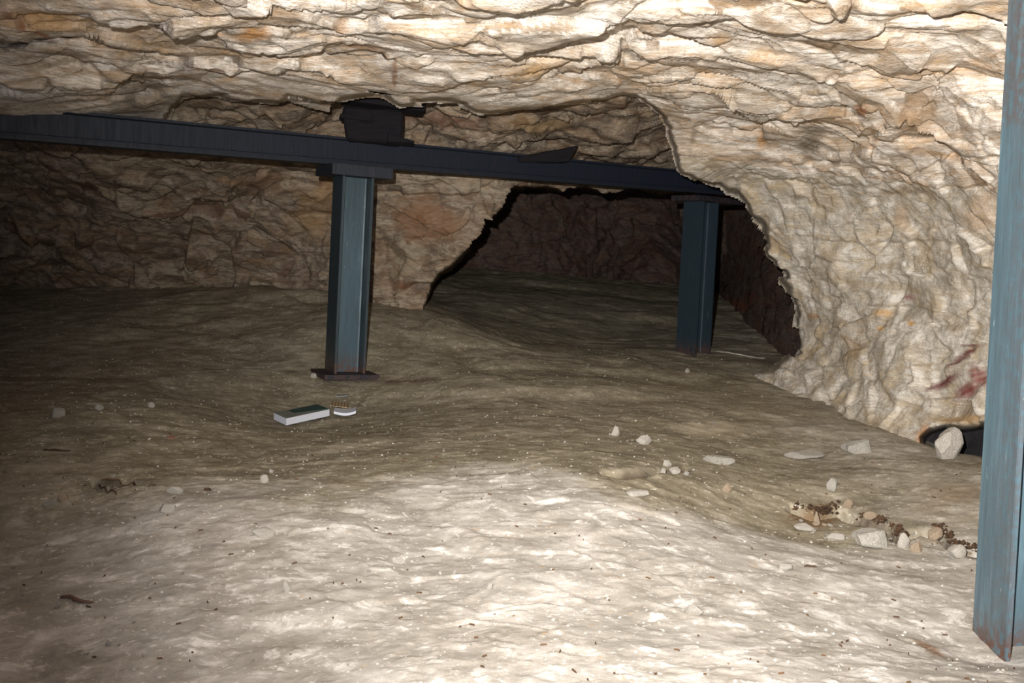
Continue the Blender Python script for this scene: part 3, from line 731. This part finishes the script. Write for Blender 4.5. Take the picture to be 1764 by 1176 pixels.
def curved_sheet(name, x0, x1, y0, y1, fz, mat, parent, n=14, th=0.0015):
    V, Fc = [], []
    for i in range(n + 1):
        s = i / n; xx = x0 + (x1 - x0) * s; z = fz(s)
        V += [(xx, y0, z), (xx, y1, z), (xx, y1, z + th), (xx, y0, z + th)]
    for i in range(n):
        a = i * 4
        for j in range(4): Fc.append((a + j, a + (j + 1) % 4, a + 4 + (j + 1) % 4, a + 4 + j))
    Fc += [(0, 3, 2, 1), (4 * n, 4 * n + 1, 4 * n + 2, 4 * n + 3)]
    return mesh_from(name, V, Fc, mat, parent, smooth=False)
pL = on_floor(564, 722)
lz = float(floor_z(pL[0] + .04, pL[1] + .05)) + 0.004
leaf = empty('booklet', (pL[0] + 0.024, pL[1] + 0.0, lz), Matrix.Rotation(math.radians(8), 3, 'Z'))
tag(leaf, 'thin open booklet with curling pale page and ochre striped print beside the book', 'booklet')
M_LP = M_PAPER
curved_sheet('page', 0.0, 0.085, 0.0, 0.10, lambda s: 0.016 - 0.012 * math.sin(s * 2.6) + 0.010 * s, M_LP, leaf, th=0.010)
curved_sheet('striped_print', -0.02, 0.05, 0.10, 0.22, lambda s: 0.030 - 0.006 * s, M_STRIPE, leaf, th=0.002)
curved_sheet('back_page', 0.0, 0.05, 0.22, 0.27, lambda s: 0.05 + 0.004 * s, M_LEAF, leaf, th=0.002)

# --- stones
def stone_mesh(name, seed, flat=0.6, sub=3, mat=None, angular=0.5):
    bm = bmesh.new(); bmesh.ops.create_icosphere(bm, subdivisions=sub, radius=0.5)
    rnd = random.Random(seed)
    planes = [(Vector((rnd.gauss(0, 1), rnd.gauss(0, 1), rnd.gauss(0, 1))).normalized(), rnd.uniform(0.24, 0.42)) for _ in range(14)]
    for v in bm.verts:
        for n, d in planes:
            k = v.co.dot(n)
            if k > d: v.co -= n * (k - d) * 1.0
    P = np.array([v.co[:] for v in bm.verts]); nz = fbm(P * 3 + seed * 7.1, 3, seed) * 0.03
    for v, q in zip(bm.verts, nz): v.co += v.co.normalized() * q; v.co.z *= flat
    me = bpy.data.meshes.new(name); bm.to_mesh(me); bm.free()
    me.materials.append(mat or M_CHALK)
    return me

def put_stone(name, px, py, wpx, hpx, mat, label, seed, flat=None, rot=None, cat='stone', sink=0.25, group=None, me=None):
    """px,py: foot of the stone in the photo; wpx,hpx: its size there"""
    p = on_floor(px, py); s = p[1] / F; w = wpx * s; h = hpx * s
    me = me or stone_mesh(name, seed, 1.0, 3, mat)
    o = bpy.data.objects.new(name, me); scene.collection.objects.link(o)
    o.scale = (w, w * 0.75, h / (1 - sink) * 1.1)
    o.rotation_euler = (0, 0, rot if rot is not None else random.Random(seed).uniform(-0.5, 0.5))
    o.location = (p[0], p[1] + w * 0.3, float(floor_z(p[0], p[1] + w * .3)) + h * (0.5 - sink * .6))
    tag(o, label, cat, group); return o

NAMED = [
 ('limestone_chunk', 1640, 792, 66, 54, M_CHALK, 'large pale pointed stone lying in the black niche at the foot of the right wall'),
 ('stone', 1112, 766, 33, 18, M_CHALK, 'wider pale rounded stone right of a smaller one in the middle of the floor'),
 ('stone', 1060, 751, 20, 15, M_CHALK, 'smaller pale stone left of a wider one in the middle of the floor'),
 ('stone', 1151, 806, 20, 13, M_CHALK, 'bright white lump, topmost of the crumbled white cluster right of centre'),
 ('stone', 1142, 815, 13, 11, M_CHALK, 'small white lump at the left of the crumbled white cluster'),
 ('stone', 1163, 817, 24, 12, M_CHALK, 'wide white lump at the foot of the crumbled white cluster'),
 ('stone', 1182, 819, 14, 8, M_CHALKG, 'grey crumb at the right end of the crumbled white cluster'),
 ('stone', 1254, 851, 22, 16, M_OCHRE, 'small buff stone alone on the slope right of centre'),
 ('stone', 1434, 850, 26, 24, M_CHALKG, 'upright buff grey stone just above the left end of the rubble crack'),
 ('rock_slab', 1508, 948, 74, 38, M_CHALKG, 'largest grey white slab in the rubble crack at right'),
 ('stone', 1582, 953, 26, 22, M_OCHRE, 'ochre brown stone in front of the rubble crack near the blue post'),
 ('stone', 1612, 934, 34, 26, M_OCHRE, 'squared buff stone in the rubble crack left of the dark soil'),
 ('stone', 1560, 945, 28, 26, M_CHALK, 'pale stone between the largest slab and the ochre brown stone'),
 ('stone', 1650, 962, 42, 24, M_CHALK, 'pale wedge stone at the right end of the rubble crack beside the blue post'),
 ('stone', 1388, 918, 40, 12, M_CHALK, 'flat pale stone at the left end of the rubble crack'),
 ('stone', 1462, 878, 26, 15, M_OCHRE, 'small ochre stone arching over a dark gap in the rubble crack'),
 ('stone', 1500, 905, 28, 12, M_OCHRE, 'small buff stone just behind the largest grey slab'),
 ('stone', 1443, 935, 36, 14, M_CHALK, 'low white crumbled stone left of the largest grey slab'),
 ('stone', 1408, 905, 12, 22, M_OCHRE, 'narrow upright orange sliver at the left of the rubble crack'),
 ('stone', 1352, 985, 34, 14, M_CHALK, 'flat bright white flake below the left end of the rubble crack'),
 ('stone', 1195, 1062, 40, 18, M_CHALK, 'broad white stone half sunk in the bright foreground floor right of centre'),
 ('stone', 843, 1016, 20, 13, M_CHALK, 'small bright white stone in the middle of the foreground floor'),
 ('stone', 868, 1034, 22, 11, M_CHALK, 'pale stone just right of and below the small bright one in the foreground'),
 ('stone', 493, 1022, 17, 20, M_CHALK, 'small upright white stone on the left foreground floor'),
 ('stone', 105, 866, 24, 17, M_OCHRE, 'orange brown squared stone on the left floor'),
 ('stone', 82, 876, 24, 14, M_CHALKG, 'grey stone touching the orange brown stone on the left floor'),
 ('stone', 298, 852, 30, 14, M_CHALK, 'pale block right of the dark twigs on the left floor'),
 ('stone', 285, 884, 46, 12, M_CHALK, 'long white flaky stone on the left floor below the pale block'),
 ('stone', 95, 720, 26, 20, M_CHALKG, 'grey stone in the dark floor at the far left'),
 ('stone', 170, 708, 18, 12, M_CHALKG, 'small buff stone in the dark floor at left'),
 ('stone', 258, 702, 14, 11, M_CHALK, 'pale pebble in the dark floor left of the book'),
 ('stone', 452, 832, 22, 14, M_CHALK, 'pale stone on the floor below the book'),
 ('stone', 466, 816, 14, 8, M_CHALK, 'small pale chip right behind a larger stone below the book'),
 ('stone', 97, 1050, 14, 12, M_CHALK, 'small white stone behind a brown splinter in the lower left corner'),
 ('stone', 452, 928, 46, 18, M_CHALK, 'white pointed flake standing out of the foreground hump at left'),
 ('stone', 186, 1114, 14, 12, M_CHALK, 'small white stone near the bottom left corner'),
 ('stone', 1184, 642, 12, 8, M_CHALK, 'tiny pale pebble on the floor before the farther post'),
 ('stone', 540, 652, 12, 10, M_CHALK, 'pale pebble at the left corner of the middle post base plate'),
 ('stone', 1100, 858, 46, 14, M_CHALK, 'thin tilted whitish flake below the crumbled white cluster'),
 ('rock_slab', 1240, 800, 60, 14, M_CHALKG, 'low grey slab sunk in the slope left of the right wall'),
 ('rock_slab', 1480, 782, 62, 26, M_CHALKG, 'grey lumpy outcrop stone at the foot of the right wall'),
 ('rock_slab', 1390, 795, 84, 13, M_CHALKG, 'low wide grey outcrop stone left of the lumpy one'),
]
for i, (nm, x_, y_, w_, h_, mt, lb) in enumerate(NAMED):
    put_stone(nm, x_, y_, w_, h_, mt, lb, 50 + i, rot=0.3 if w_ < 60 else 0.05)

# countable pebbles scattered on the floor, in named fields
protos = [stone_mesh('pebble', 400 + k, 0.8, 2, m) for k, m in enumerate((M_CHALK, M_CHALKG, M_CHALK, M_OCHRE, M_CHALK, M_CHALKG))]
rnd = random.Random(3)
FIELDS = [
 ('small pale pebble scattered on the bright foreground floor', 'pebbles on the bright foreground floor', 20, 1660, 930, 1165, 80, 4, 11),
 ('small pebble scattered on the brown middle floor', 'pebbles on the brown middle floor', 620, 1380, 670, 800, 40, 3, 8),
 ('small pebble scattered on the dim left floor', 'pebbles on the dim left floor', 20, 470, 590, 860, 60, 3, 9),
 ('rubble crumb lying along the crack at right', 'rubble crumbs along the crack', 1350, 1670, 895, 968, 60, 5, 14)]
for (lb, gp, xa, xb, ya, yb_, n, s0, s1) in FIELDS:
    for k in range(n):
        px_ = rnd.uniform(xa, xb); py_ = rnd.uniform(ya, yb_)
        if 'crack' in lb: py_ = 900 + (px_ - 1350) * 0.13 + rnd.uniform(-8, 26)
        p = on_floor(px_, py_); s = s0 + (s1 - s0) * rnd.random() ** 2.2; w = s * p[1] / F
        kk = rnd.randrange(6); colr = ('white', 'grey', 'white', 'ochre buff', 'white', 'grey')[kk]
        side = ' left of centre' if px_ < 882 else ' right of centre'
        if 'crack' in lb: side = ' nearer the middle' if px_ < 1510 else ' nearer the blue post'
        if 'left floor' in lb: side = ' below the level of the book' if py_ > 730 else ' behind the level of the book'
        o = bpy.data.objects.new('pebble', protos[kk]); scene.collection.objects.link(o)
        o.location = (p[0], p[1], float(floor_z(p[0], p[1])) + w * 0.18)
        o.scale = (w, w * rnd.uniform(.7, 1), w * rnd.uniform(.5, .8)); o.rotation_euler = (rnd.uniform(-.3, .3), rnd.uniform(-.3, .3), rnd.uniform(0, 6))
        tag(o, colr + ' ' + lb.replace('pale ', '') + side, 'pebble', gp + ', ' + colr + side)

# fine gravel: uncountable, one object
def scatter_stuff(name, n, gen, mat, label, cat, shape):
    V, Fc = [], []
    for k in range(n):
        p, s = gen(k)
        b0_ = len(V)
        vs, fs = shape(p, s); V += vs; Fc += [tuple(b0_ + i for i in f) for f in fs]
    o = mesh_from(name, V, Fc, mat)
    return tag(o, label, cat, kind='stuff')
def crumb(p, s):
    vs = [(p[0] + s * rnd.uniform(.3, .6) * dx, p[1] + s * rnd.uniform(.3, .6) * dy, p[2] + s * rnd.uniform(.2, .4) * dz) for dx, dy, dz in
          ((1, 0, .3), (0, 1, .2), (-1, 0, .3), (0, -1, .2), (0, 0, 1.4), (0, 0, -1))]
    return vs, [(0, 1, 4), (1, 2, 4), (2, 3, 4), (3, 0, 4), (1, 0, 5), (2, 1, 5), (3, 2, 5), (0, 3, 5)]
def g_grav(k):
    Y = 1.4 + 4.3 * rnd.random() ** 1.3; X = rnd.uniform(-0.56, 0.54 if Y < 2.6 else 0.24) * Y
    return (X, Y, float(floor_z(X, Y))), 0.002 + 0.008 * rnd.random() ** 4
scatter_stuff('gravel', 4500, g_grav, M_CHALKG, 'fine pale gravel and chalk crumbs strewn over the whole floor', 'gravel', crumb)
def chipgen(k):
    Y = 1.4 + 2.6 * rnd.random(); X = rnd.uniform(-0.54, 0.54) * Y
    return (X, Y, float(floor_z(X, Y)) + .001), 0.004 + 0.011 * rnd.random() ** 2
def splinter(p, s):
    a = rnd.uniform(0, 3.14); dx, dy = math.cos(a) * s * .5, math.sin(a) * s * .5; w = 0.0012
    nx_, ny_ = -math.sin(a) * w, math.cos(a) * w
    vs = [(p[0] + dx + nx_, p[1] + dy + ny_, p[2]), (p[0] + dx - nx_, p[1] + dy - ny_, p[2]), (p[0] - dx - nx_, p[1] - dy - ny_, p[2]), (p[0] - dx + nx_, p[1] - dy + ny_, p[2]),
          (p[0] + dx * .8, p[1] + dy * .8, p[2] + .003), (p[0] - dx * .8, p[1] - dy * .8, p[2] + .003)]
    return vs, [(0, 1, 2, 3), (1, 0, 4), (3, 2, 5), (0, 3, 5, 4), (2, 1, 4, 5)]
scatter_stuff('plant_litter', 330, chipgen, M_TWIG, 'tiny brown bits of plant litter scattered over the pale floor', 'litter', splinter)
def soilgen(k):
    segs = [((1370, 872), (1440, 885)), ((1480, 888), (1530, 900)), ((1540, 905), (1560, 922)), ((1610, 905), (1640, 925)), ((1635, 930), (1690, 948)), ((1400, 880), (1440, 872))]
    a, b = segs[k % len(segs)]; t = rnd.random()
    p = on_floor(a[0] + (b[0] - a[0]) * t + rnd.gauss(0, 4), a[1] + (b[1] - a[1]) * t + rnd.gauss(0, 3))
    return (p[0], p[1], p[2] + rnd.uniform(-.004, .003)), 0.004 + 0.013 * rnd.random() ** 1.5
scatter_stuff('dark_soil', 700, soilgen, M_SOIL, 'dark brown crumbly soil clumps filling the crack at right', 'soil', lambda p, s_: crumb(p, s_ * (1.5 if rnd.random() < .3 else .7)))

# twigs and splinters one can point at
def twig(name, xa, ya, xb, yb_, th, mat, label, cat='twig'):
    a = on_floor(xa, ya); b = on_floor(xb, yb_)
    th = th * 0.5; V, Fc = [], []; n = 8; r = random.Random(int(xa))
    d = Vector(b - a); sd_ = Vector((-d.y, d.x, 0)).normalized()
    for i in range(n + 1):
        s = i / n; q = Vector(a) + d * s + sd_ * r.uniform(-1, 1) * th * 0.6
        q.z = float(floor_z(q.x, q.y)) + th * 0.5
        rr = th * (0.5 - 0.35 * abs(s - 0.4))
        for j in range(6):
            an = j * math.pi / 3; V.append(tuple(q + sd_ * math.cos(an) * rr * 1.3 + Vector((0, 0, math.sin(an) * rr))))
    for i in range(n):
        for j in range(6): Fc.append((i * 6 + j, i * 6 + (j + 1) % 6, i * 6 + 6 + (j + 1) % 6, i * 6 + 6 + j))
    Fc += [tuple(range(5, -1, -1)), tuple(n * 6 + j for j in range(6))]
    return tag(mesh_from(name, V, Fc, mat, smooth=True), label, cat)
twig('twig', 172, 836, 200, 854, 0.012, M_TWIG, 'dark twig slanting down at the left end of the twig group on the left floor')
twig('twig', 176, 828, 232, 830, 0.012, M_TWIG, 'long dark twig lying level at the back of the twig group on the left floor')
twig('twig', 232, 834, 262, 838, 0.016, M_TWIG, 'short thick dark twig at the right end of the twig group')
twig('wood_splinter', 108, 1030, 158, 1040, 0.016, simple('reddish_brown_wood', (0.10, 0.05, 0.035), (0.22, 0.13, 0.09), 30), 'reddish brown wood splinter lying in the lower left corner', 'splinter')
twig('twig', 75, 776, 120, 778, 0.012, M_TWIG, 'faint brown twig on the floor at the far left edge')
twig('twig', 1385, 976, 1405, 977, 0.010, M_TWIG, 'short black twig below the largest slab of the rubble crack')
twig('twig', 352, 844, 364, 846, 0.014, M_TWIG, 'stubby dark bit of wood right of the pale block on the left floor')
twig('pale_stick', 1232, 606, 1318, 618, 0.016, M_CHALKG, 'pale straight stick lying on the floor right of the farther post', 'stick')
